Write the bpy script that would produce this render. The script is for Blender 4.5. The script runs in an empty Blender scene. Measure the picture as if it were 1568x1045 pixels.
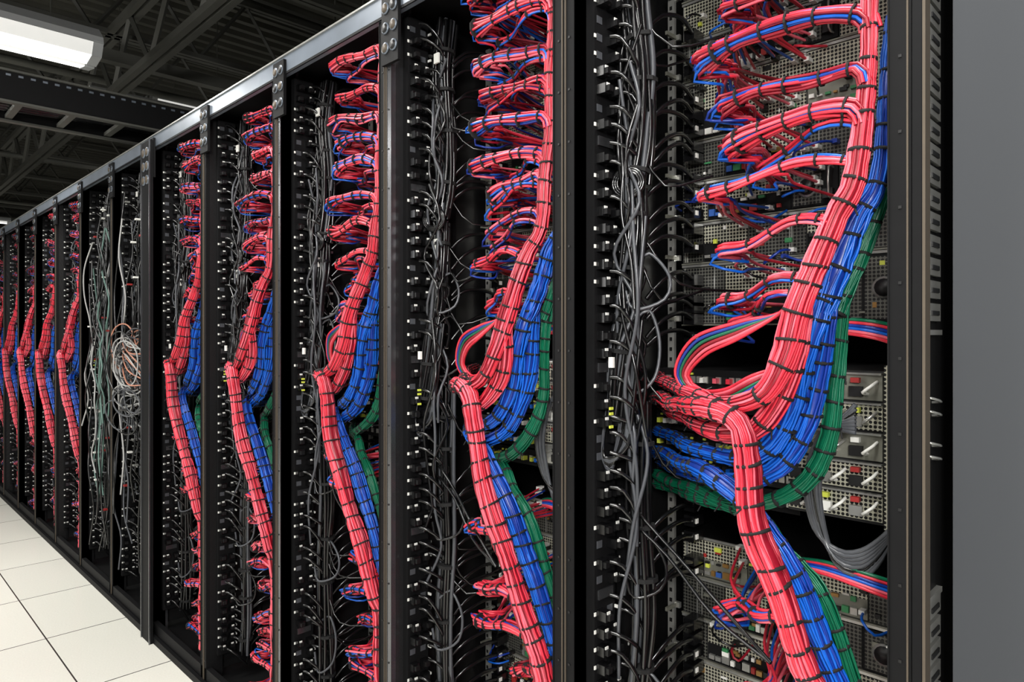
import bpy, math, random
import numpy as np
from mathutils import Vector
random.seed(7); np.random.seed(7)
S=bpy.context.scene
try: S.view_settings.view_transform='Standard'
except Exception: pass

# ------------------------------------------------------------ materials
def lin(c):
    return tuple(((x/255)/12.92 if x/255<=.04045 else ((x/255+.055)/1.055)**2.4) for x in c)
def mat(name,rgb,rough=.5,metal=0,var=.25,scale=40,spec=.5,emit=0,bump=0):
    m=bpy.data.materials.new(name); m.use_nodes=True
    nt=m.node_tree; b=nt.nodes['Principled BSDF']
    col=lin(rgb)
    tc=nt.nodes.new('ShaderNodeTexCoord'); n=nt.nodes.new('ShaderNodeTexNoise')
    n.inputs['Scale'].default_value=scale; n.inputs['Detail'].default_value=3
    nt.links.new(tc.outputs['Object'],n.inputs['Vector'])
    mx=nt.nodes.new('ShaderNodeMix'); mx.data_type='RGBA'
    mx.inputs[6].default_value=(*[c*(1-var) for c in col],1)
    mx.inputs[7].default_value=(*[min(1,c*(1+var)) for c in col],1)
    nt.links.new(n.outputs['Fac'],mx.inputs[0]); nt.links.new(mx.outputs[2],b.inputs['Base Color'])
    b.inputs['Roughness'].default_value=rough; b.inputs['Metallic'].default_value=metal
    b.inputs['Specular IOR Level'].default_value=spec
    if emit:
        b.inputs['Emission Color'].default_value=(1,.99,.95,1); b.inputs['Emission Strength'].default_value=emit
    return m
def perforated(name,rgb,pitch=.007,hole=.38,rough=.45,metal=.3):
    m=mat(name,rgb,rough,metal,.5,9)
    nt=m.node_tree; b=nt.nodes['Principled BSDF']; N=nt.nodes; L=nt.links
    src=b.inputs['Base Color'].links[0].from_socket
    tc=N.new('ShaderNodeTexCoord'); sp=N.new('ShaderNodeSeparateXYZ'); L.new(tc.outputs['Object'],sp.inputs[0])
    def f(sock):
        a=N.new('ShaderNodeMath'); a.operation='DIVIDE'; L.new(sock,a.inputs[0]); a.inputs[1].default_value=pitch
        c=N.new('ShaderNodeMath'); c.operation='FRACT'; L.new(a.outputs[0],c.inputs[0])
        d=N.new('ShaderNodeMath'); d.operation='SUBTRACT'; L.new(c.outputs[0],d.inputs[0]); d.inputs[1].default_value=.5
        g=N.new('ShaderNodeMath'); g.operation='MULTIPLY'; L.new(d.outputs[0],g.inputs[0]); L.new(d.outputs[0],g.inputs[1])
        return g.outputs[0]
    ad=N.new('ShaderNodeMath'); ad.operation='ADD'
    xy=N.new('ShaderNodeMath'); xy.operation='ADD'; L.new(sp.outputs[0],xy.inputs[0]); L.new(sp.outputs[1],xy.inputs[1])
    L.new(f(xy.outputs[0]),ad.inputs[0]); L.new(f(sp.outputs[2]),ad.inputs[1])
    lt=N.new('ShaderNodeMath'); lt.operation='LESS_THAN'; L.new(ad.outputs[0],lt.inputs[0]); lt.inputs[1].default_value=hole*hole
    mx=N.new('ShaderNodeMix'); mx.data_type='RGBA'; L.new(lt.outputs[0],mx.inputs[0]); L.new(src,mx.inputs[6]); mx.inputs[7].default_value=(.004,.004,.004,1)
    L.new(mx.outputs[2],b.inputs['Base Color'])
    return m
M={}
M['red']=mat('red_cable_jacket',(204,44,62),.36,0,.3,60)
M['red2']=mat('coral_cable_jacket',(222,92,108),.36,0,.3,60)
M['red3']=mat('dark_red_cable_jacket',(136,18,36),.36,0,.3,60)
M['blue']=mat('blue_cable_jacket',(14,88,188),.34,0,.3,60)
M['blue2']=mat('deep_blue_cable_jacket',(16,48,136),.34,0,.3,60)
M['green']=mat('green_cable_jacket',(6,92,64),.36,0,.35,60)
M['teal']=mat('teal_cable_jacket',(92,120,112),.4,0,.2,60)
M['black']=mat('black_cable_jacket',(13,13,14),.22,0,.2,60,spec=.7)
M['grey']=mat('grey_jacket_and_highlight',(70,72,76),.3,0,.2,60)
M['white']=mat('white_cable_jacket',(158,158,156),.4,0,.15,60)
M['orange']=mat('orange_cable_jacket',(176,120,98),.4,0,.2,60)
M['tie']=mat('black_velcro_tie',(7,7,8),.8,0,.2,60)
M['frame']=mat('black_powder_coat',(18,18,19),.6,0,.2,30,spec=.12)
M['frame_l']=mat('grey_trim_and_post_sheen',(110,111,114),.26,.85,.15,20)  # grey trim colour; on the light posts it paints in a reflected highlight
M['bronze']=mat('bronze_edge_trim',(84,76,66),.5,.1,.15,20,spec=.2)
M['brass']=mat('brass_connector',(160,122,70),.35,.6,.2,20)
M['dark']=mat('rack_interior_black',(7,7,8),.5,0,.2,30)
M['header']=mat('rack_header_steel',(104,112,122),.35,.3,.4,7)
M['chrome']=mat('zinc_plated_steel',(178,178,173),.28,.7,.25,25)
M['steel']=mat('server_chassis_steel',(118,118,108),.4,.35,.3,25)
M['perf']=perforated('perforated_steel',(180,178,160))
M['perfd']=perforated('perforated_dark_steel',(88,88,82))
M['pcb']=mat('green_circuit_board',(50,120,74),.5,0,.3,90)
M['lab']=mat('white_label',(222,222,216),.6,0,.05)
M['yel']=mat('yellow_label',(190,198,70),.6,0,.1)
M['redp']=mat('red_latch',(150,36,34),.5,0,.1)
M['bluep']=mat('blue_latch',(40,80,150),.5,0,.1)
M['lens']=mat('fluorescent_lens',(255,255,250),.5,0,0,emit=2.6)
M['lens2']=mat('fluorescent_diffuser_edge',(235,235,230),.5,0,0,emit=.5)
M['fixt']=mat('white_enamel',(185,187,188),.4,0,.04)
M['truss']=mat('painted_roof_steel',(76,76,71),.6,.1,.25,8)
M['deck']=mat('corrugated_roof_deck',(66,65,58),.6,.1,.4,3)
M['wall']=mat('dark_wall_paint',(52,53,54),.8,0,.15,2)
M['wallg']=mat('border_stand_in_grey',(68,70,73),.9,0,.03,1.5,spec=.1)

fm=bpy.data.materials.new('raised_floor_tile'); fm.use_nodes=True; nt=fm.node_tree; b=nt.nodes['Principled BSDF']
tc=nt.nodes.new('ShaderNodeTexCoord'); mp=nt.nodes.new('ShaderNodeMapping'); mp.inputs['Location'].default_value=(-.05,-.07,0)
br=nt.nodes.new('ShaderNodeTexBrick'); br.offset=0; br.squash=1
br.inputs['Scale'].default_value=1; br.inputs['Brick Width'].default_value=.6; br.inputs['Row Height'].default_value=.6
br.inputs['Mortar Size'].default_value=.003; br.inputs['Mortar Smooth'].default_value=.1
br.inputs['Color1'].default_value=(*lin((240,239,228)),1); br.inputs['Color2'].default_value=(*lin((230,229,219)),1); br.inputs['Mortar'].default_value=(*lin((60,60,56)),1)
ns=nt.nodes.new('ShaderNodeTexNoise'); ns.inputs['Scale'].default_value=140
mx=nt.nodes.new('ShaderNodeMix'); mx.data_type='RGBA'; mx.blend_type='MULTIPLY'; mx.inputs[0].default_value=.15
L=nt.links
L.new(tc.outputs['Object'],mp.inputs[0]); L.new(mp.outputs[0],br.inputs[0]); L.new(tc.outputs['Object'],ns.inputs[0])
L.new(br.outputs['Color'],mx.inputs[6]); L.new(ns.outputs['Fac'],mx.inputs[7]); L.new(mx.outputs[2],b.inputs['Base Color'])
b.inputs['Roughness'].default_value=.2
M['floor']=fm

# ------------------------------------------------------------ mesh builder
class MB:
    def __init__(s): s.v=[];s.f=[];s.mi=[];s.sm=[];s.mats=[];s.n=0
    def m(s,k):
        if k not in s.mats: s.mats.append(k)
        return s.mats.index(k)
    def add(s,vs,fs,k,smooth=False):
        i=s.m(k); o=s.n; s.v.extend([tuple(map(float,a)) for a in vs]); s.n+=len(vs)
        s.f.extend([tuple(o+j for j in f) for f in fs]); s.mi.extend([i]*len(fs)); s.sm.extend([smooth]*len(fs))
    def box(s,a,b,k):
        x0,x1=sorted((a[0],b[0]));y0,y1=sorted((a[1],b[1]));z0,z1=sorted((a[2],b[2]))
        s.add([(x0,y0,z0),(x1,y0,z0),(x1,y1,z0),(x0,y1,z0),(x0,y0,z1),(x1,y0,z1),(x1,y1,z1),(x0,y1,z1)],
          [(0,3,2,1),(4,5,6,7),(0,1,5,4),(1,2,6,5),(2,3,7,6),(3,0,4,7)],k)
    def tube(s,p,r,sides,k,caps=False):
        p=np.asarray(p,float); n=len(p); T,N,B=frames(p)
        r=np.broadcast_to(np.asarray(r,float),(n,))
        th=np.arange(sides)*2*math.pi/sides
        V=(p[:,None,:]+r[:,None,None]*(np.cos(th)[None,:,None]*N[:,None,:]+np.sin(th)[None,:,None]*B[:,None,:])).reshape(-1,3)
        fs=[]
        for i in range(n-1):
            a=i*sides; c=a+sides
            for j in range(sides):
                q=(j+1)%sides; fs.append((a+j,a+q,c+q,c+j))
        if caps: fs.append(tuple(range(sides-1,-1,-1))); fs.append(tuple((n-1)*sides+j for j in range(sides)))
        s.add(V,fs,k,not caps or sides>10)
    def cyl(s,c,ax,r,h,k,n=14):
        c=np.array(c,float); ax=np.array(ax,float); ax/=np.linalg.norm(ax)
        s.tube([c-ax*h/2,c+ax*h/2],r,n,k,True)
    def beam(s,a,b,w,k):
        s.tube([a,b],w,4,k,True)
    def mesh(s,name):
        me=bpy.data.meshes.new(name); me.from_pydata(s.v,[],s.f)
        for k in s.mats: me.materials.append(M[k])
        me.polygons.foreach_set('material_index',s.mi); me.polygons.foreach_set('use_smooth',s.sm); me.update(); return me
def frames(p):
    T=np.gradient(p,axis=0); T/=np.linalg.norm(T,axis=1)[:,None]+1e-12
    N=np.zeros_like(p); ref=np.array([0,0,1.]) if abs(T[0][2])<.8 else np.array([0,1.,0])
    v=ref-T[0]*np.dot(ref,T[0]); N[0]=v/np.linalg.norm(v)
    for i in range(1,len(p)):
        v=N[i-1]-T[i]*np.dot(N[i-1],T[i]); N[i]=v/(np.linalg.norm(v)+1e-12)
    return T,N,np.cross(T,N)
def spline(pts,step=.012):
    P=np.array(pts,float); P=np.vstack([2*P[0]-P[1],P,2*P[-1]-P[-2]]); out=[]
    for i in range(1,len(P)-2):
        a,b,c,d=P[i-1:i+3]; n=max(2,int(np.linalg.norm(c-b)/step))
        for t in np.arange(n)/n:
            out.append(.5*((2*b)+(c-a)*t+(2*a-5*b+4*c-d)*t*t+(-a+3*b-3*c+d)*t**3))
    out.append(P[-2]); return np.array(out)
def arclen(p): return np.concatenate([[0],np.cumsum(np.linalg.norm(np.diff(p,axis=0),axis=1))])
def bundle(mb,pts,R,ks,n=26,tie=.04,tmat='tie',step=.012,rs=.12,sides=6):
    """R: list of radii spread over the control points (interpolated along the spline) or a scalar"""
    p=spline(pts,step); s=arclen(p); L=s[-1]; t=s/L
    if isinstance(R,(list,tuple)):
        cp=[int(np.argmin(np.linalg.norm(p-np.array(q),axis=1))) for q in pts]
        Rr=np.interp(np.arange(len(p)),cp,np.interp(np.linspace(0,1,len(pts)),np.linspace(0,1,len(R)),R))
    else: Rr=np.full(len(p),float(R))
    Rr=Rr*(1+.07*np.sin(s*23+random.random()*6))
    T,N,B=frames(p)
    p=p+ (.003*np.sin(s*31+random.random()*6))[:,None]*N
    if tie:
        ph=(s%tie)/tie; Rr=Rr*(1-.10*np.exp(-((np.minimum(ph,1-ph))/.12)**2))
    mb.tube(p,Rr*.76,8,'red3' if ks[0]=='red' else ks[-1])
    for i in range(n):
        a0=2*math.pi*(i+random.uniform(-.4,.4))/n; tw=.5*np.sin(t*random.uniform(3,9)+random.random()*6)
        rr=Rr*(1-rs)*(random.uniform(.86,1.10)+.06*np.sin(s*random.uniform(20,60)+random.random()*6))
        off=(rr*np.cos(a0+tw))[:,None]*N+(rr*np.sin(a0+tw))[:,None]*B
        mb.tube(p+off,Rr*rs*random.uniform(.82,1.06),sides,random.choice(ks))
    if tie:
        d=tie*.5
        while d<L:
            j=int(np.searchsorted(s,d)); j=min(max(j,1),len(p)-1)
            tl=T[j]+.15*random.uniform(-1,1)*N[j]+.15*random.uniform(-1,1)*B[j]
            mb.tube([p[j]-tl*.002,p[j]+tl*.002],Rr[j]*1.07,14,tmat,True)
            if random.random()<.4:
                q=p[j]+B[j]*Rr[j]*random.choice([-1,1]); mb.tube([q,q+np.array([random.uniform(-.01,.01),-.006,-.012])],.0014,4,tmat)
            d+=tie*random.uniform(.75,1.25)

# ------------------------------------------------------------ cable geometry of one rack (rack 0 coordinates)
UP=[(-.318,1.03,2.13),(-.318,1.02,1.79),(-.33,1.01,1.57),(-.357,1.0,1.50),(-.382,.985,1.42),(-.40,.975,1.365),(-.415,.965,1.30)]
LO=[(-.465,.952,1.144),(-.452,.957,1.046),(-.42,.965,.956),(-.385,.98,.85),(-.345,.99,.75),(-.318,1.0,.66),(-.312,1.02,.55),(-.312,1.02,.12)]
def off(path,dx,dy,dz=0): return [(a+dx,b+dy,c+dz) for a,b,c in path]
ALL=np.array([(a,b,c) for a,b,c in UP]+[(-.47,.95,1.2)]+LO)
def trunk_at(z):
    o=np.argsort(ALL[:,2]); A=ALL[o]
    return np.array([np.interp(z,A[:,2],A[:,0]),np.interp(z,A[:,2],A[:,1]),z])
REDS=['red','red','red2','red3','red','red2']
def trunk_mesh(seed):
    random.seed(seed); mb=MB()
    bundle(mb,UP+[(-.445,.96,1.245),(-.52,.98,1.224),(-.62,1.06,1.232),(-.72,1.15,1.236),(-.82,1.27,1.24)],
       [.0085,.011,.0145,.0175,.019,.0195,.018,.016,.0135,.013,.013,.013],REDS,28)
    bundle(mb,[UP[-3],(-.398,.98,1.35),(-.408,.985,1.30),(-.425,.985,1.245),(-.46,.98,1.195),(-.51,.99,1.178),(-.6,1.05,1.18),(-.82,1.27,1.185)],[.008,.014,.0175,.0175,.016,.0145,.013,.013],REDS,22)
    bundle(mb,[(-.82,1.25,1.2),(-.62,1.03,1.212),(-.53,.965,1.222),(-.477,.948,1.204)]+LO,[.013,.014,.017,.0185,.0195]+[.0195]*7,REDS,28)
    BL=['blue','blue','blue2']
    bundle(mb,off(UP[1:-1],.012,.052),[.009,.013,.0165,.018,.019],BL,22)
    bundle(mb,[(-.378,1.03,1.41),(-.392,1.025,1.355),(-.408,1.02,1.29),(-.426,1.02,1.22),(-.462,1.02,1.160),(-.52,1.035,1.134),(-.62,1.09,1.128),(-.82,1.27,1.125)],[.012,.018,.018,.0175,.016,.014,.013,.013],BL,20)
    bundle(mb,[(-.374,1.045,1.42),(-.386,1.045,1.36),(-.398,1.045,1.28),(-.413,1.045,1.2),(-.447,1.038,1.135),(-.51,1.035,1.1),(-.62,1.1,1.08),(-.82,1.27,1.06)],[.01,.016,.0185,.0185,.017,.0155,.013,.013],BL,20)
    bundle(mb,[(-.82,1.25,1.085),(-.62,1.07,1.10),(-.51,1.01,1.085),(-.466,1.0,1.045)]+off(LO[2:],.013,.042),[.012,.014,.017,.0175]+[.0175]*6,BL,24)
    bundle(mb,off(UP[2:-1],.024,.09),[.006,.009,.011,.012],['green'],16)
    bundle(mb,[(-.363,1.075,1.42),(-.375,1.075,1.36),(-.384,1.078,1.26),(-.393,1.078,1.18),(-.421,1.07,1.112),(-.48,1.07,1.066),(-.6,1.12,1.035),(-.82,1.27,1.012)],[.008,.0115,.013,.014,.0145,.0145,.013,.013],['green'],18)
    bundle(mb,[(-.82,1.26,1.03),(-.62,1.13,1.04),(-.5,1.07,1.03),(-.455,1.05,1.0)]+off(LO[2:],.024,.074),.0125,['green'],18)
    return mb.mesh('structured_cable_trunk')
def branch(mb,p0,zl,x_l,R=.0125,nr=8,nb=3,tie=.042,yl=1.035):
    x0,y0,z0=p0
    jz=random.uniform(-.010,.012); yj=random.uniform(-.02,.02); sag=random.uniform(-.006,.010)
    pts=[(x0,y0,z0-.028),(x0-.012,y0-.002,z0-.004),(x0+(x_l-x0)*.34,y0+yj*.5,z0+(zl-z0)*.3+.004+jz),
         (x0+(x_l-x0)*.74,yl-.008+yj,zl+(z0-zl)*.25+sag),(x_l,yl+yj,zl-.003)]
    p=spline(pts,.012); s=arclen(p); L=s[-1]; t=s/L; T,N,B=frames(p)
    spread=R*(.74+.5*np.clip((t-.75)/.25,0,1))*(1+.14*np.sin(s*45+random.random()*6))
    tot=nr+nb; bl=set(random.sample(range(tot),nb))
    for i in range(tot):
        red=i not in bl
        k=random.choice(REDS) if red else random.choice(['blue','blue','blue2'])
        a=2*math.pi*i*.618+random.random()*.5; rad=math.sqrt((i+.5)/tot)*1.12
        if not red: rad*=.8
        w=random.uniform(-.003,.003)*np.sin(s*40+i)
        q=p+(spread*rad*np.cos(a)+w)[:,None]*N+(spread*rad*np.sin(a))[:,None]*B
        e=q[-1]; d=T[-1]; out=random.uniform(.002,.016)+(random.uniform(.006,.022) if not red else 0)
        sx=x_l+random.uniform(-.13,.04); sz=zl+random.uniform(-.03,.03)
        dn=random.uniform(-.004,.012)+(random.uniform(.004,.022) if not red else 0)
        tail=spline([e,e+d*out+np.array([-.003,.012,-dn*.5]),e+np.array([.006+random.uniform(0,.02),.042,-dn]),(e[0]*.6+sx*.4,1.16,(e[2]+sz)/2-dn*.5),(sx,1.325,sz)],.018)
        mb.tube(np.vstack([q,tail[1:]]),.0028 if red else .0026,5,k)
        mb.box((sx-.005,1.312,sz-.004),(sx+.005,1.332,sz+.004),random.choice(['lab','dark','lab']))
    d=tie*.7
    while d<L*.97:
        j=min(int(np.searchsorted(s,d)),len(p)-1)
        mb.tube([p[j]-T[j]*.0016,p[j]+T[j]*.0016],spread[j]*1.2+.002,10,'tie',True); d+=tie*random.uniform(.75,1.3)
def branches_mesh(seed):
    random.seed(seed); mb=MB()
    for i in range(10):
        zl=1.40+.078*i+random.uniform(-.017,.017); z0=zl+.022-.055*(zl-1.4)/.7+random.uniform(-.014,.014)
        big=i>2
        branch(mb,trunk_at(z0),zl,-.545+random.uniform(-.03,.04),R=random.uniform(.0115,.0155) if big else .0085,nr=random.choice([12,14,16]) if big else 6,nb=random.choice([4,5,6]) if big else 2)
        if random.random()<.5:
            branch(mb,trunk_at(z0-.02),zl-.032,-.5+random.uniform(-.04,.03),R=.0055,nr=2,nb=1,yl=1.07)
    for z in [1.02,.93,.80,.73,.66,.58,.50,.43,.36,.30,.24,.17]:
        if z>.75 and random.random()<.4: continue
        x0=trunk_at(z)[0]
        branch(mb,trunk_at(z),z-.03+random.uniform(-.025,.02),max(-.55,x0-random.uniform(.12,.21)),R=.0105,nr=9,nb=3,yl=1.03)
    for c,k in enumerate(['red','red2','red3','green','blue2','red']):
        o=c*.005
        mb.tube(spline([(-.395,.985,1.40),(-.43,.985,1.365),(-.50,1.0,1.328+o),(-.575-o,1.03,1.30+o),(-.625-o,1.06,1.262),(-.60,1.06,1.238-o),(-.54,1.03,1.244-o),(-.48,1.0,1.27-o),(-.42,1.0,1.29)]),.0032,5,k)
    for zc in (1.335,.945):
        for c in range(6):
            k=['red','red2','blue','blue2','red','green'][c]
            mb.tube(spline([(-.5,1.2,zc-.02+c*.003),(-.42,1.14,zc+.004*c),(-.35,1.13,zc-.006+c*.005),(-.295,1.17,zc-.03+c*.006)]),.003,5,k)
    for i in range(46):
        z=random.choice([random.uniform(1.38,2.1),random.uniform(.15,.85)]); x=random.uniform(-.76,-.42); dx=random.choice([-1,1])*random.uniform(.03,.09)
        k=random.choice(['red','red3','blue','blue2','black','black','blue'])
        mb.tube(spline([(x,1.33,z),(x+dx*.2,1.29,z-.004),(x+dx*.7,1.285,z-random.uniform(.005,.03)),(x+dx,1.33,z-random.uniform(-.01,.03))],.012),.0026,5,k)
        mb.box((x-.005,1.315,z-.004),(x+.005,1.33,z+.004),random.choice(['lab','dark',k]))
    return mb.mesh('server_patch_leads')
def black_mesh(seed):
    random.seed(seed); np.random.seed(seed); mb=MB()
    def loose(pts,n,R,r,ks,j=.005,tie=.13,tk='tie'):
        for i in range(n):
            a=2*math.pi*i/n; o=np.array([math.cos(a)*R*random.uniform(.3,1),math.sin(a)*R*random.uniform(.3,1),0])
            q=[np.array(p)+o+np.random.uniform(-j,j,3) for p in pts]
            mb.tube(spline(q,.02),r,5,random.choice(ks))
        p=spline(pts,.02); s=arclen(p); T,_,_=frames(p); d=tie*.5
        while d<s[-1]:
            k=min(int(np.searchsorted(s,d)),len(p)-1); mb.tube([p[k]-T[k]*.004,p[k]+T[k]*.004],R*1.06,10,tk,True); d+=tie*random.uniform(.7,1.3)
    K=['black']*4+['grey']  # grey strands put painted highlights into the black bundle
    loose([(-.77,1.13,2.14),(-.775,1.12,2.0),(-.762,1.125,1.85),(-.765,1.12,1.72),(-.772,1.11,1.63)],20,.027,.0056,K)
    for rr in (.020,.024,.028):
        th=np.linspace(0,2*math.pi,20); mb.tube(np.stack([-.77+rr*np.cos(th),1.085+rr*.4*np.cos(th),1.625+rr*np.sin(th)],1),.0048,5,'black')
    loose([(-.772,1.11,1.62),(-.762,1.105,1.54),(-.775,1.10,1.42),(-.79,1.09,1.3),(-.80,1.08,1.17)],17,.021,.0052,K,tie=.1)
    for i in range(7):
        o=i*.004
        mb.tube(spline([(-.772+o,1.1,1.36),(-.782+o,1.085,1.2),(-.788+o,1.075,1.12),(-.798,1.065,1.07+o),(-.813,1.06,1.11),(-.806,1.07,1.2),(-.795,1.085,1.34)]),.0045,5,random.choice(['black','grey','grey']))
    loose([(-.77,1.13,1.2),(-.765,1.12,1.0),(-.755,1.12,.8),(-.77,1.12,.6),(-.76,1.12,.3),(-.77,1.12,.12)],14,.026,.0052,K)
    mb.box((-.772,1.086,1.545),(-.757,1.1,1.575),'lab'); mb.box((-.77,1.085,2.02),(-.752,1.09,2.045),'lab'); mb.box((-.79,1.05,1.27),(-.78,1.056,1.29),'lab')
    z=2.12
    while z>.14:
        y=random.choice([1.055,1.085]); dz=random.uniform(-.05,.02)
        mb.tube(spline([(-.79,y,z),(-.765-random.uniform(0,.01),y+.012,z-.006),(-.757,y+.04,z-.03+dz*.5),(-.768,1.125,z-.06+dz)],.02),.0042,5,'black')
        if not(1.0<z<1.3) and random.random()<.8:
            zz=z+random.uniform(-.015,.015); dd=random.uniform(-.03,.015)
            mb.tube(spline([(-.765,1.14,zz-.03+dd),(-.748,1.17,zz+dd*.6),(-.742,1.23,zz+.012),(-.75,1.29,zz),(-.755,1.325,zz-.004)],.02),.0048,5,'black')
            mb.box((-.768,1.285,zz-.012),(-.744,1.325,zz+.01),'black')
            if random.random()<.4: mb.box((-.7435,1.29,zz-.006),(-.742,1.30,zz+.004),'lab')
        z-=.034*random.uniform(.9,1.15)
    for i in range(14):
        z=random.uniform(.4,2.0); a=np.array([-.76,1.12,z]); b=np.array([random.uniform(-.72,-.6),random.uniform(1.15,1.3),z-random.uniform(.02,.12)])
        mb.tube(spline([a,a*.6+b*.4-np.array([0,.02,.05]),b],.03),.0026,5,'black')
    for i in range(9):
        z1=random.uniform(1.2,2.1); n=7; ln=random.uniform(.3,.9)
        mb.tube(spline([(-.765+random.uniform(-.025,.035),1.085+random.uniform(-.025,.02),max(.1,z1-ln*j/(n-1))) for j in range(n)],.02),.0036,5,random.choice(['black','black','grey']))
    # slack loops hanging off the bundle
    for z0 in (1.47,1.36,.92,.66,.42):
        ln=random.uniform(.08,.16); w=random.uniform(.03,.06)
        mb.tube(spline([(-.765,1.1,z0),(-.745,1.12,z0+.02),(-.76+w,1.13,z0-ln*.3),(-.765+w,1.12,z0-ln*.8),(-.76,1.09,z0-ln),(-.775,1.085,z0-ln*.6)],.012),.0034,6,random.choice(['black','grey']))
    for i in range(8):
        o=i*.0062; q=random.uniform(-.004,.004)
        mb.tube(spline([(-.37,1.12,1.225-o),(-.405-o*.3,1.12,1.18),(-.425-o*.5,1.12+q,1.10),(-.42-o*.4,1.13,1.02),(-.40,1.13+q,.965+o*.6),(-.365,1.13,.955+o),(-.335,1.14,1.0+o*.6),(-.325+o*.3,1.145,1.06)],.01),.0040,6,random.choice(['grey','black','grey']))
    for i in range(2):
        mb.tube(spline([(-.77,1.1,1.0-.03*i),(-.68,1.08,.95-.02*i),(-.56,1.03,.90-.03*i),(-.45,1.0,.84)],.03),.0035,5,'black')
    return mb.mesh('power_cable_harness')
def frame_mesh(light_post=False):
    mb=MB(); xl,xr=-.858,-.262; w=.026; H=2.18
    for a,b,c in ((xl,xl+w,1),(xr-w,xr,-1)):
        k='frame_l' if (light_post and c==1) else 'frame'
        mb.box((a,1.0,.03),(b,1.012,H),k)
        e=b if c==1 else a-.002
        mb.box((e-.002 if c==1 else e,.998,.03),(e+.0 if c==1 else e+.002,1.06,H),k)
        mb.box((a,1.012,.03),(b,1.05,H),'dark')
        ex=a+.004 if c==1 else b-.004
        mb.box((ex-.001,.9975,.03),(ex+.001,1.0,H),'bronze')
        z=.1
        while z<2.1:
            x=(a+b)/2; mb.box((x-.002,.9985,z),(x+.002,1.0005,z+.004),'dark'); z+=.1
    mb.box((xl+.001,1.012,.05),(xl+.006,2.1,H-.01),'dark'); mb.box((xr-.006,1.012,.05),(xr-.001,2.1,H-.01),'dark')
    mb.box((xl,2.09,.03),(xr,2.11,H),'dark')
    mb.box((xl,1.0,H-.006),(xr,2.11,H+.006),'frame'); mb.box((xl,1.0,.02),(xr,2.11,.03),'dark')
    for a in (xl+.03,xr-.045):
        mb.box((a,1.318,.1),(a+.016,1.326,H-.04),'chrome')
        z=.12
        while z<2.12: mb.box((a+.005,1.3165,z),(a+.011,1.319,z+.008),'dark'); z+=.0222
    mb.box((xl,.995,H-.045),(xr,1.01,H+.012),'header'); mb.box((xl,.993,H-.045),(xr,.997,H-.038),'frame'); mb.box((xl,.99,H+.012),(xr,1.03,H+.017),'chrome')
    mb.box((xl,1.0,.0),(xr,1.02,.075),'frame'); mb.box((xl,.985,.0),(xr,1.1,.028),'frame')
    mb.box((xl+.002,.986,H-.17),(xl+.072,.995,H-.0),'frame')
    for ix in range(2):
        for iz in range(3):
            c=(xl+.020+ix*.034,.985,H-.03-iz*.05)
            mb.cyl(c,(0,1,0),.0145,.004,'header',16); mb.cyl((c[0],.9825,c[2]),(0,1,0),.011,.003,'dark' if (ix+iz)%2 else 'bronze',16)
    for x in (xl+.05,xr-.05):
        for y in (1.06,2.04): mb.cyl((x,y,.012),(0,0,1),.022,.024,'chrome',12)
    return mb.mesh('rack_frame')
def pdu_mesh(seed):
    random.seed(seed); mb=MB()
    mb.box((-.851,1.035,.12),(-.812,1.10,2.14),'frame')
    mb.box((-.851,1.16,.12),(-.83,1.21,2.14),'frame')
    z=2.11; i=0
    while z>.14:
        for y in (1.05,1.083):
            if random.random()<.88:
                dx=random.uniform(-.006,.004)
                mb.box((-.812,y-.010,z-.010),(-.792+dx,y+.010,z+.008),'black')
                mb.box((-.792+dx,y-.006,z-.007),(-.785+dx,y+.006,z+.004),'dark')
                if random.random()<.6: mb.box((-.7925+dx,y-.006,z+.004),(-.7905+dx,y+.003,z+.009),'lab')
            else: mb.box((-.813,y-.008,z-.007),(-.811,y+.008,z+.007),'grey')
        if random.random()<.75: mb.box((-.829,1.168,z-.004),(-.827,1.18,z+.003),'lab')
        mb.box((-.812,1.0985,z-.003),(-.8,1.1015,z+.003),'lab')
        if random.random()<.6: mb.box((-.8125,1.034,z-.003),(-.8105,1.039,z+.004),'lab')
        z-=.034; i+=1
        if i%12==0: mb.box((-.8125,1.045,z-.004),(-.8085,1.09,z+.014),'frame_l'); z-=.03
    for z in (1.19,1.18,1.155): mb.box((-.785,1.045,z),(-.782,1.055,z+.005),'yel')
    return mb.mesh('power_distribution_strip')
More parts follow.
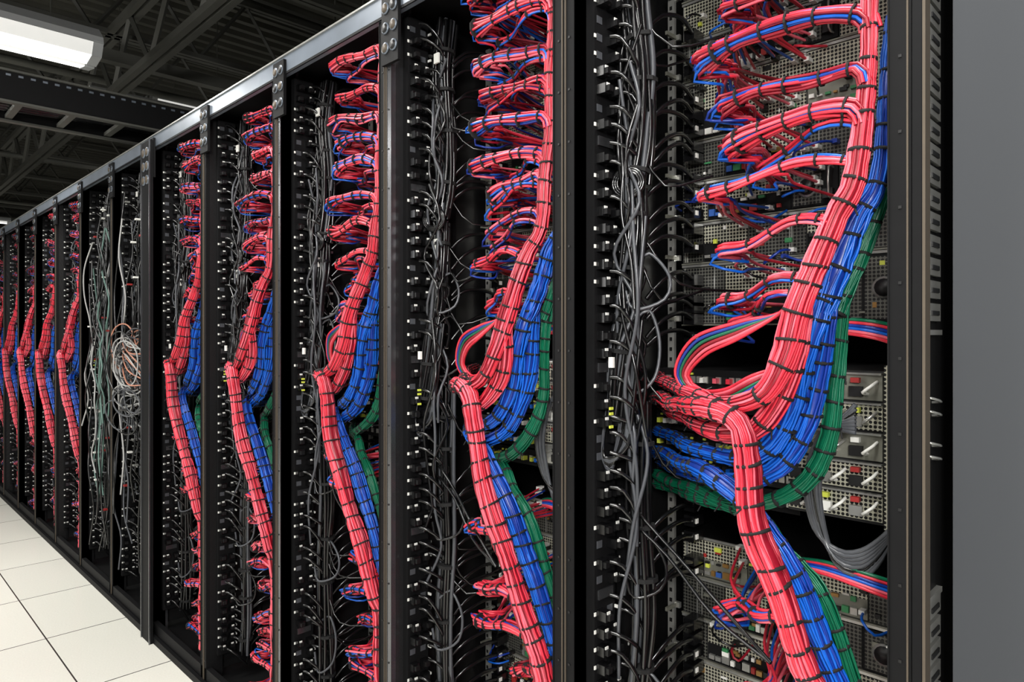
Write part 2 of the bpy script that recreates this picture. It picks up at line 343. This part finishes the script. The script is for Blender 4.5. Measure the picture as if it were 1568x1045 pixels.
def server(mb,z,h,style):
    x0,x1,y=-.80,-.325,1.335
    mb.box((x0,y,z+.002),(x1,y+.42,z+h-.002),'dark')
    mb.box((x0,y-.004,z+h-.006),(x1,y,z+h-.001),'chrome'); mb.box((x0,y-.006,z),(x1,y,z+.003),'steel')
    xs=x0+.002
    layout={0:[('p',.10),('io',.15),('p',.12),('psu',.10)],1:[('p',.05),('io',.10),('p',.12),('io',.11),('p',.09)],2:[('p',.06),('io',.18),('psu',.09),('p',.14)]}[style]
    for t,w in layout:
        a=xs+.001; b=xs+w-.002; xs+=w
        zt=z+h-.008; zb=z+.005
        if t=='p':
            mb.box((a,y-.003,zb),(b,y,zt),random.choice(['perf','perfd','perfd']))
            for _ in range(2):
                xx=random.uniform(a,b-.02); mb.box((xx,y-.005,zb),(xx+.0015,y-.003,zt),'chrome')
        elif t=='io':
            mb.box((a,y-.003,zb+ (zt-zb)*.5),(b,y,zt),'perf'); mb.box((a,y-.002,zb),(b,y,zb+(zt-zb)*.5),random.choice(['steel','frame','frame']))
            x=a+.004
            while x<b-.018:
                ww=random.choice([.008,.012,.016]); hh=random.uniform(.006,.016)
                mb.box((x,y-.008,zb+.006),(x+ww,y-.002,zb+.006+hh),random.choice(['chrome','chrome','dark','dark','pcb','bluep','redp','lab','brass']))
                if random.random()<.6: mb.box((x,y-.0075,zb+.03),(x+ww*.8,y-.002,zb+.033+random.uniform(0,.006)),random.choice(['chrome','pcb','lab','dark','brass']))
                x+=ww+.003
        else:
            mb.box((a,y-.006,zb),(b,y,zt),'frame')
            mb.box((a+.004,y-.007,zb+.004),(b-.03,y-.0055,zt-.004),'perfd')
            cx=(a+b)/2-.012
            mb.cyl((cx,y-.008,(zb+zt)/2),(0,1,0),min(.02,(zt-zb)*.4),.003,'chrome',16)
            mb.cyl((cx,y-.010,(zb+zt)/2),(0,1,0),min(.016,(zt-zb)*.33),.003,'dark',16)
            mb.box((b-.024,y-.018,zb+.01),(b-.006,y-.006,zb+.028),'dark')
            mb.tube(spline([(b-.008,y-.006,zt-.008),(b-.008,y-.03,zt-.01),(b-.008,y-.03,zb+.012),(b-.008,y-.006,zb+.01)],.02),.002,5,'chrome')
    mb.box((x0-.02,y-.012,z+.01),(x0-.002,y-.004,z+.022),'chrome'); mb.box((x0-.014,y-.05,z+.012),(x0-.009,y,z+.02),'steel')
    for _ in range(16):
        x=random.uniform(x0+.02,x1-.03); zz=z+random.uniform(.01,h-.02); mb.box((x,y-.0055-random.random()*.004,zz),(x+random.uniform(.004,.016),y-.003,zz+random.uniform(.003,.01)),random.choice(['lab','dark','dark','dark','yel','redp','pcb','chrome','brass','steel']))
def servers_mesh(seed):
    random.seed(seed); mb=MB()
    z=1.352; i=0
    while z<2.08:
        h=.0885 if random.random()<.8 else .0445*3; h=min(h,2.135-z); server(mb,z,h,(i+seed)%3); z+=h; i+=1
    z=.10
    while z<.85:
        server(mb,z,.0885,(i+seed)%3); z+=.0885; i+=1
    return mb.mesh('server_chassis_stack')
def mid_mesh(seed):
    random.seed(seed); mb=MB()
    for z in (1.24,1.195,1.15,1.105,1.06,1.015):
        mb.box((-.832,1.28,z-.02),(-.52,1.7,z+.02),'frame')
        x=-.82
        while x<-.54:
            k=random.choice(['chrome','dark','chrome']); mb.box((x,1.276,z-.008),(x+.011,1.28,z+.006),k)
            if random.random()<.35: mb.box((x,1.262,z-.006),(x+.008,1.277,z+.004),random.choice(['red2','red','lab']) if z>1.17 else random.choice(['blue','lab','yel']))
            if random.random()<.3: mb.box((x,1.2755,z+.009),(x+.006,1.279,z+.013),random.choice(['yel','lab','yel']))
            x+=.0145
    mb.box((-.50,1.18,1.03),(-.345,1.62,1.275),'dark')
    mb.box((-.343,1.165,1.02),(-.322,1.18,1.285),'perf'); mb.box((-.343,1.18,1.02),(-.338,1.6,1.285),'steel')
    for r in range(5):
        z=1.036+r*.048
        mb.box((-.497,1.174,z),(-.348,1.18,z+.041),random.choice(['chrome','perf','steel']))
        mb.box((-.497,1.168,z+.041),(-.348,1.18,z+.044),'chrome')
        for c in range(3):
            x=-.492+c*.048
            mb.box((x,1.166,z+.006),(x+.02,1.175,z+.022),random.choice(['lab','chrome','dark','dark']))
            mb.tube(spline([(x+.026,1.175,z+.01),(x+.026,1.152,z+.014),(x+.04,1.152,z+.026),(x+.04,1.175,z+.03)],.02),.0028,5,random.choice(['lab','chrome']))
            mb.box((x+.003,1.165,z+.028),(x+.016,1.175,z+.036),random.choice(['dark','redp','yel','lab']))
    return mb.mesh('network_switch_bank')
def messy_mesh(seed,ks,coil):
    random.seed(seed); np.random.seed(seed); mb=MB()
    for i in range(34):
        x=random.uniform(-.78,-.32); y=random.uniform(.99,1.12); z1=random.uniform(1.2,2.1); z0=random.uniform(.15,1.0)
        n=8; pts=[(x+.03*math.sin(j*1.3+i)+random.uniform(-.03,.03),y+random.uniform(-.02,.02),z1+(z0-z1)*j/(n-1)) for j in range(n)]
        mb.tube(spline(pts,.03),.004,5,random.choice(ks))
    if coil:
        for i in range(44):
            big=i<32
            cx,cz=(-.52,1.21) if big else (-.56,.98); r=random.uniform(.03,.12) if big else random.uniform(.04,.08)
            th=np.linspace(0,2*math.pi,28); y=.95+random.uniform(0,.1); ph=random.random()*.5
            cx+=random.uniform(-.09,.09); cz+=random.uniform(-.08,.08)
            k=random.choice(['white','grey','grey','black','grey','white']) if (not big or i%5) else 'orange'
            mb.tube(np.stack([cx+r*np.cos(th)*(1+.2*np.sin(2*th+i)),y+.03*np.cos(th+ph),cz+r*random.uniform(.7,1.2)*np.sin(th)],1),.0034,5,k)
        for i in range(9):
            z=1.25+random.uniform(-.1,.1)
            mb.tube(spline([(-.75,1.05,z),(-.6,.98,z+random.uniform(-.03,.04)),(-.45,.96,z-random.uniform(0,.06)),(-.38,1.0,z-random.uniform(.05,.15))],.02),.0034,5,random.choice(['orange','white','grey']))
    for i in range(26):
        z=random.uniform(.3,2.0); x=random.uniform(-.8,-.35)
        mb.box((x,1.02,z),(x+.02,1.04,z+.008),random.choice(['lab','redp','lab','chrome']))
    for j in range(26):
        z=.25+j*.07; mb.box((-.74,1.18,z),(-.36,1.2,z+.028),random.choice(['frame','steel','frame']))
    return mb.mesh('loose_patch_cables')

F=frame_mesh(); FL=frame_mesh(light_post=True)
TR=[trunk_mesh(4),trunk_mesh(9)]; BR=[branches_mesh(3),branches_mesh(11),branches_mesh(21)]; BK=[black_mesh(5),black_mesh(17)]
PD=[pdu_mesh(1),pdu_mesh(2)]; SV=[servers_mesh(0),servers_mesh(4)]; MI=[mid_mesh(1),mid_mesh(2)]
MS=[messy_mesh(2,['black','black','black','grey','black','white'],True),messy_mesh(6,['black','black','grey','teal','black','black','white'],False)]
PITCH=.596
def child(me,name,par):
    o=bpy.data.objects.new(name,me); S.collection.objects.link(o); o.parent=par; return o
def empty(name,loc=(0,0,0)):
    e=bpy.data.objects.new(name,None); e.empty_display_size=.1; e.location=loc; S.collection.objects.link(e); return e
for k in range(17):
    e=empty('server_rack',(-PITCH*k,0,0)); v=k%2
    child(FL if k in (1,2,4) else F,'rack_frame',e); child(PD[v],'power_distribution_strip',e)
    child(SV[v],'server_chassis_stack',e); child(BK[v],'power_cable_harness',e)
    if k in (5,6): child(MS[k-5],'loose_patch_cables',e)
    else:
        child(MI[v],'network_switch_bank',e); child(TR[v],'structured_cable_trunk',e); child(BR[k%3],'server_patch_leads',e)
    if k==4:
        mb=MB(); x=-.858
        mb.box((x-.03,.972,.0),(x+.075,.984,2.17),'frame'); mb.box((x-.034,.967,.0),(x-.028,.972,2.17),'frame_l'); mb.box((x+.072,.967,0),(x+.078,.972,2.17),'frame_l')
        for i in range(2):
            for j in range(3): mb.cyl((x+.0+.045*i,.97,2.12-.06*j),(0,1,0),.02,.006,'header',18); mb.cyl((x+.045*i,.966,2.12-.06*j),(0,1,0),.015,.004,'bronze',18)
        child(mb.mesh('filler_panel'),'filler_panel',e)

# side channel beside the nearest rack
mb=MB(); X=-.262
mb.box((X+.001,1.0,0),(X+.014,1.012,2.25),'frame'); mb.box((X+.0135,.997,0),(X+.017,1.02,2.25),'bronze')
mb.box((X+.001,1.012,0),(X+.006,1.098,2.25),'dark')
z=.05
while z<2.2:
    if not(.98<z<1.335):
        mb.box((X+.006,1.022,z),(X+.011,1.098,z+.024),'chrome'); mb.box((X+.011,1.05,z+.008),(X+.013,1.085,z+.014),'dark')
        mb.cyl((X+.0115,1.035,z+.012),(1,0,0),.004,.002,'dark',10)
    z+=.031
mb.box((X+.006,1.022,1.333),(X+.013,1.098,1.34),'chrome'); mb.box((X+.006,1.022,.975),(X+.013,1.098,.982),'chrome')
for zc in (1.25,1.19):
    for dz in (0,-.018):
        mb.tube(spline([(X+.005,1.04,zc+dz),(X+.016,1.04,zc-.002+dz),(X+.018,1.07,zc-.008+dz),(X+.005,1.075,zc-.01+dz)],.01),.0018,6,'chrome')
child(mb.mesh('rack_side_channel'),'rack_side_channel',None)

# ------------------------------------------------------------ room
def solid(name,a,b,k):
    mb=MB(); mb.box(a,b,k); return child(mb.mesh(name),name,None)
XL,XR,YF,YB,ZC=-20,1.6,-3.2,7,4.3
solid('floor',(XL,YF,-.05),(XR,YB,0),'floor')
solid('wall_left',(XL-.1,YF,0),(XL,YB,ZC),'wall'); solid('wall_right',(XR,YF,0),(XR+.1,YB,ZC),'wall')
solid('wall_back',(XL,YB,0),(XR,YB+.1,ZC),'wall'); solid('wall_front',(XL,YF-.1,0),(XR,YF,ZC),'wall')
solid('border_stand_in_wall',(-.2365,1.099,0),(XR,1.25,ZC),'wallg')  # added wall standing in for a flat grey border strip, not a room part
mb=MB(); x=XL; vs=[];fs=[]
while x<XR+.2:
    for dx,dz in ((0,0),(.06,0),(.085,.06),(.145,.06),(.17,0)):
        vs.append((x+dx,YF,ZC-.1+dz)); vs.append((x+dx,YB,ZC-.1+dz))
    x+=.17
for i in range(len(vs)//2-1): fs.append((2*i,2*i+1,2*i+3,2*i+2))
mb.add(vs,fs,'deck'); mb.box((XL,YF,ZC),(XR,YB,ZC+.05),'deck'); child(mb.mesh('ceiling'),'ceiling',None)
x0,x1=-4.42,-4.05
mb=MB(); x=-19.2
while x<XR:
    for dz in (3.55,4.1):
        mb.box((x-.045,YF,dz),(x-.008,YB,dz+.035),'truss'); mb.box((x+.008,YF,dz),(x+.045,YB,dz+.035),'truss')
    y=YF; up=True
    while y<YB-.35:
        mb.beam((x,y,3.57 if up else 4.12),(x,y+.38,4.12 if up else 3.57),.016,'truss'); up=not up; y+=.38
    x+=1.5
for y in (-1.5,.2,2.6):
    for x in (x0,x1): mb.cyl((x,y,3.425),(0,0,1),.006,1.61,'truss',6)
child(mb.mesh('roof_joist'),'roof_joist',None)
mb=MB()
for y in (1.5,3.4,5.6):
    for z in (3.1,3.55):
        mb.box((XL,y-.05,z),(XR,y-.01,z+.045),'truss'); mb.box((XL,y+.01,z),(XR,y+.05,z+.045),'truss')
    x=XL; up=True
    while x<XR-.4:
        mb.beam((x,y,3.12 if up else 3.57),(x+.42,y,3.57 if up else 3.12),.02,'truss'); up=not up; x+=.42
child(mb.mesh('roof_girder'),'roof_girder',None)
mb=MB()
for y,z,r in ((.2,3.45,.03),(.35,3.45,.02),(2.6,3.0,.04),(3.1,3.0,.025)): mb.tube([(XL,y,z),(XR,y,z)],r,10,'truss')
for xx in (-6.0,-9.2,-12.5):
    mb.tube([(xx,YF,3.3),(xx,YB,3.3)],.03,10,'truss')
mb.box((-5.45,YF,3.25),(-5.37,YB,3.33),'truss')
child(mb.mesh('ceiling_conduit'),'ceiling_conduit',None)
mb=MB(); Y0,Y1=-2.9,3.4
for x in (x0,x1):
    mb.box((x-.006,Y0,2.46),(x+.006,Y1,2.60),'frame'); mb.box((x-.02,Y0,2.60),(x+.02,Y1,2.61),'truss'); mb.box((x-.02,Y0,2.45),(x+.02,Y1,2.46),'truss')
    y=Y0+.05
    while y<Y1:
        mb.box((x+.0055,y,2.58),(x+.0085,y+.02,2.59),'header'); y+=.05
y=Y0+.1
while y<Y1: mb.box((x0,y,2.465),(x1,y+.03,2.485),'truss'); y+=.23
for i in range(12):
    xx=x0+.03+i*.028; mb.tube(spline([(xx+random.uniform(-.01,.01),yy,2.5+random.uniform(0,.03)) for yy in np.arange(Y0,Y1,.5)],.2),.012,6,'black')
child(mb.mesh('cable_tray'),'cable_tray',None)
def light_mesh(w=.18,hs=1.0):
    mb=MB(); Lh=.62; h=.11*hs
    prof=[(-w,-.005),(-w*.95,.035*hs),(-w*.45,h),(w*.45,h),(w*.95,.035*hs),(w,-.005)]
    vs=[(a,y,z) for y in (-Lh,Lh) for a,z in prof]; n=len(prof)
    fs=[(i,i+1,n+i+1,n+i) for i in range(n-1)]+[tuple(range(n)),tuple(range(2*n-1,n-1,-1))]
    mb.add(vs,fs,'fixt')
    lp=[(-w*.98,0),(-w*.75,-.065*hs),(-w*.1,-.085*hs),(0,-.06*hs),(w*.1,-.085*hs),(w*.75,-.065*hs),(w*.98,0)]
    Ls=Lh-.05; vs=[(a,y,z) for y in (-Ls,Ls) for a,z in lp]; n=len(lp)
    mb.add(vs,[(i,n+i,n+i+1,i+1) for i in (0,2,3,5)],'lens2'); mb.add(vs,[(i,n+i,n+i+1,i+1) for i in (1,4)],'lens')
    for y in (-Lh,Ls):
        mb.add([(a*1.02,y,z-.004 if z<0 else .004) for a,z in lp]+[(a*1.02,y+.05,z-.004 if z<0 else .004) for a,z in lp],
          [tuple(range(n)),tuple(range(2*n-1,n-1,-1))]+[(i,i+1,n+i+1,n+i) for i in range(n-1)]+[(0,n,2*n-1,n-1)],'fixt')
    for y in (-.4,.4): mb.cyl((0,y,.5),(0,0,1),.004,.8,'truss',6)
    return mb.mesh('ceiling_light')
LM=light_mesh(); LS=light_mesh(.05,.5)
lm=bpy.data.lights.new('fluorescent_tube_glow','AREA'); lm.shape='RECTANGLE'; lm.size=.3; lm.size_y=1.1; lm.energy=38; lm.color=(1,.98,.94)
ls=bpy.data.lights.new('strip_tube_glow','AREA'); ls.shape='RECTANGLE'; ls.size=.08; ls.size_y=1.1; ls.energy=22; ls.color=(1,.98,.94)
for loc in [(-4.55,.48,2.98),(-2.3,.3,2.98),(-.2,.2,2.98),(-2.3,-1.6,2.98),(-.2,-1.6,2.98),(-4.62,-1.7,2.98),(-7.2,-1.7,2.98),(-10,-1.7,2.98),
            (-6.3,2.1,3.28),(-7.4,2.9,3.7),(-13.2,1.4,3.1),(-8.5,4.2,3.4),(-12,4.2,3.4),(-5.6,4.6,3.4),(-17,2.2,3.1)]:
    small=loc[1]>1
    o=child(LS if small else LM,'ceiling_light',None); o.location=loc
    l=bpy.data.objects.new('tube_glow',ls if small else lm); S.collection.objects.link(l); l.parent=o; l.location=(0,0,-.1 if not small else -.05)
def area(name,loc,target,size,e):
    d=bpy.data.lights.new(name,'AREA'); d.size=size; d.energy=e; d.color=(1,.985,.96)
    o=bpy.data.objects.new(name,d); S.collection.objects.link(o); o.location=loc
    o.rotation_euler=(Vector(target)-Vector(loc)).to_track_quat('-Z','Y').to_euler()
area('added_fill_light',(.9,-1.3,2.0),(-1.0,1.0,1.15),.6,92)  # added fill lamp behind the camera; no real fixture of the room
area('added_fill_light',(-4.2,-2.4,1.9),(-4.0,1.0,1.0),1.2,58)  # second added fill lamp, also brightens post faces by reflection

w=bpy.data.worlds.new('World'); S.world=w; w.use_nodes=True
w.node_tree.nodes['Background'].inputs[0].default_value=(.8,.85,.9,1); w.node_tree.nodes['Background'].inputs[1].default_value=.08

cd=bpy.data.cameras.new('camera'); cd.sensor_width=36; cd.lens=24; cd.shift_y=-14/1920; cd.clip_start=.02
c=bpy.data.objects.new('camera',cd); S.collection.objects.link(c); c.location=(0,0,1.335); c.rotation_euler=(math.pi/2,0,math.pi/4)
S.camera=c
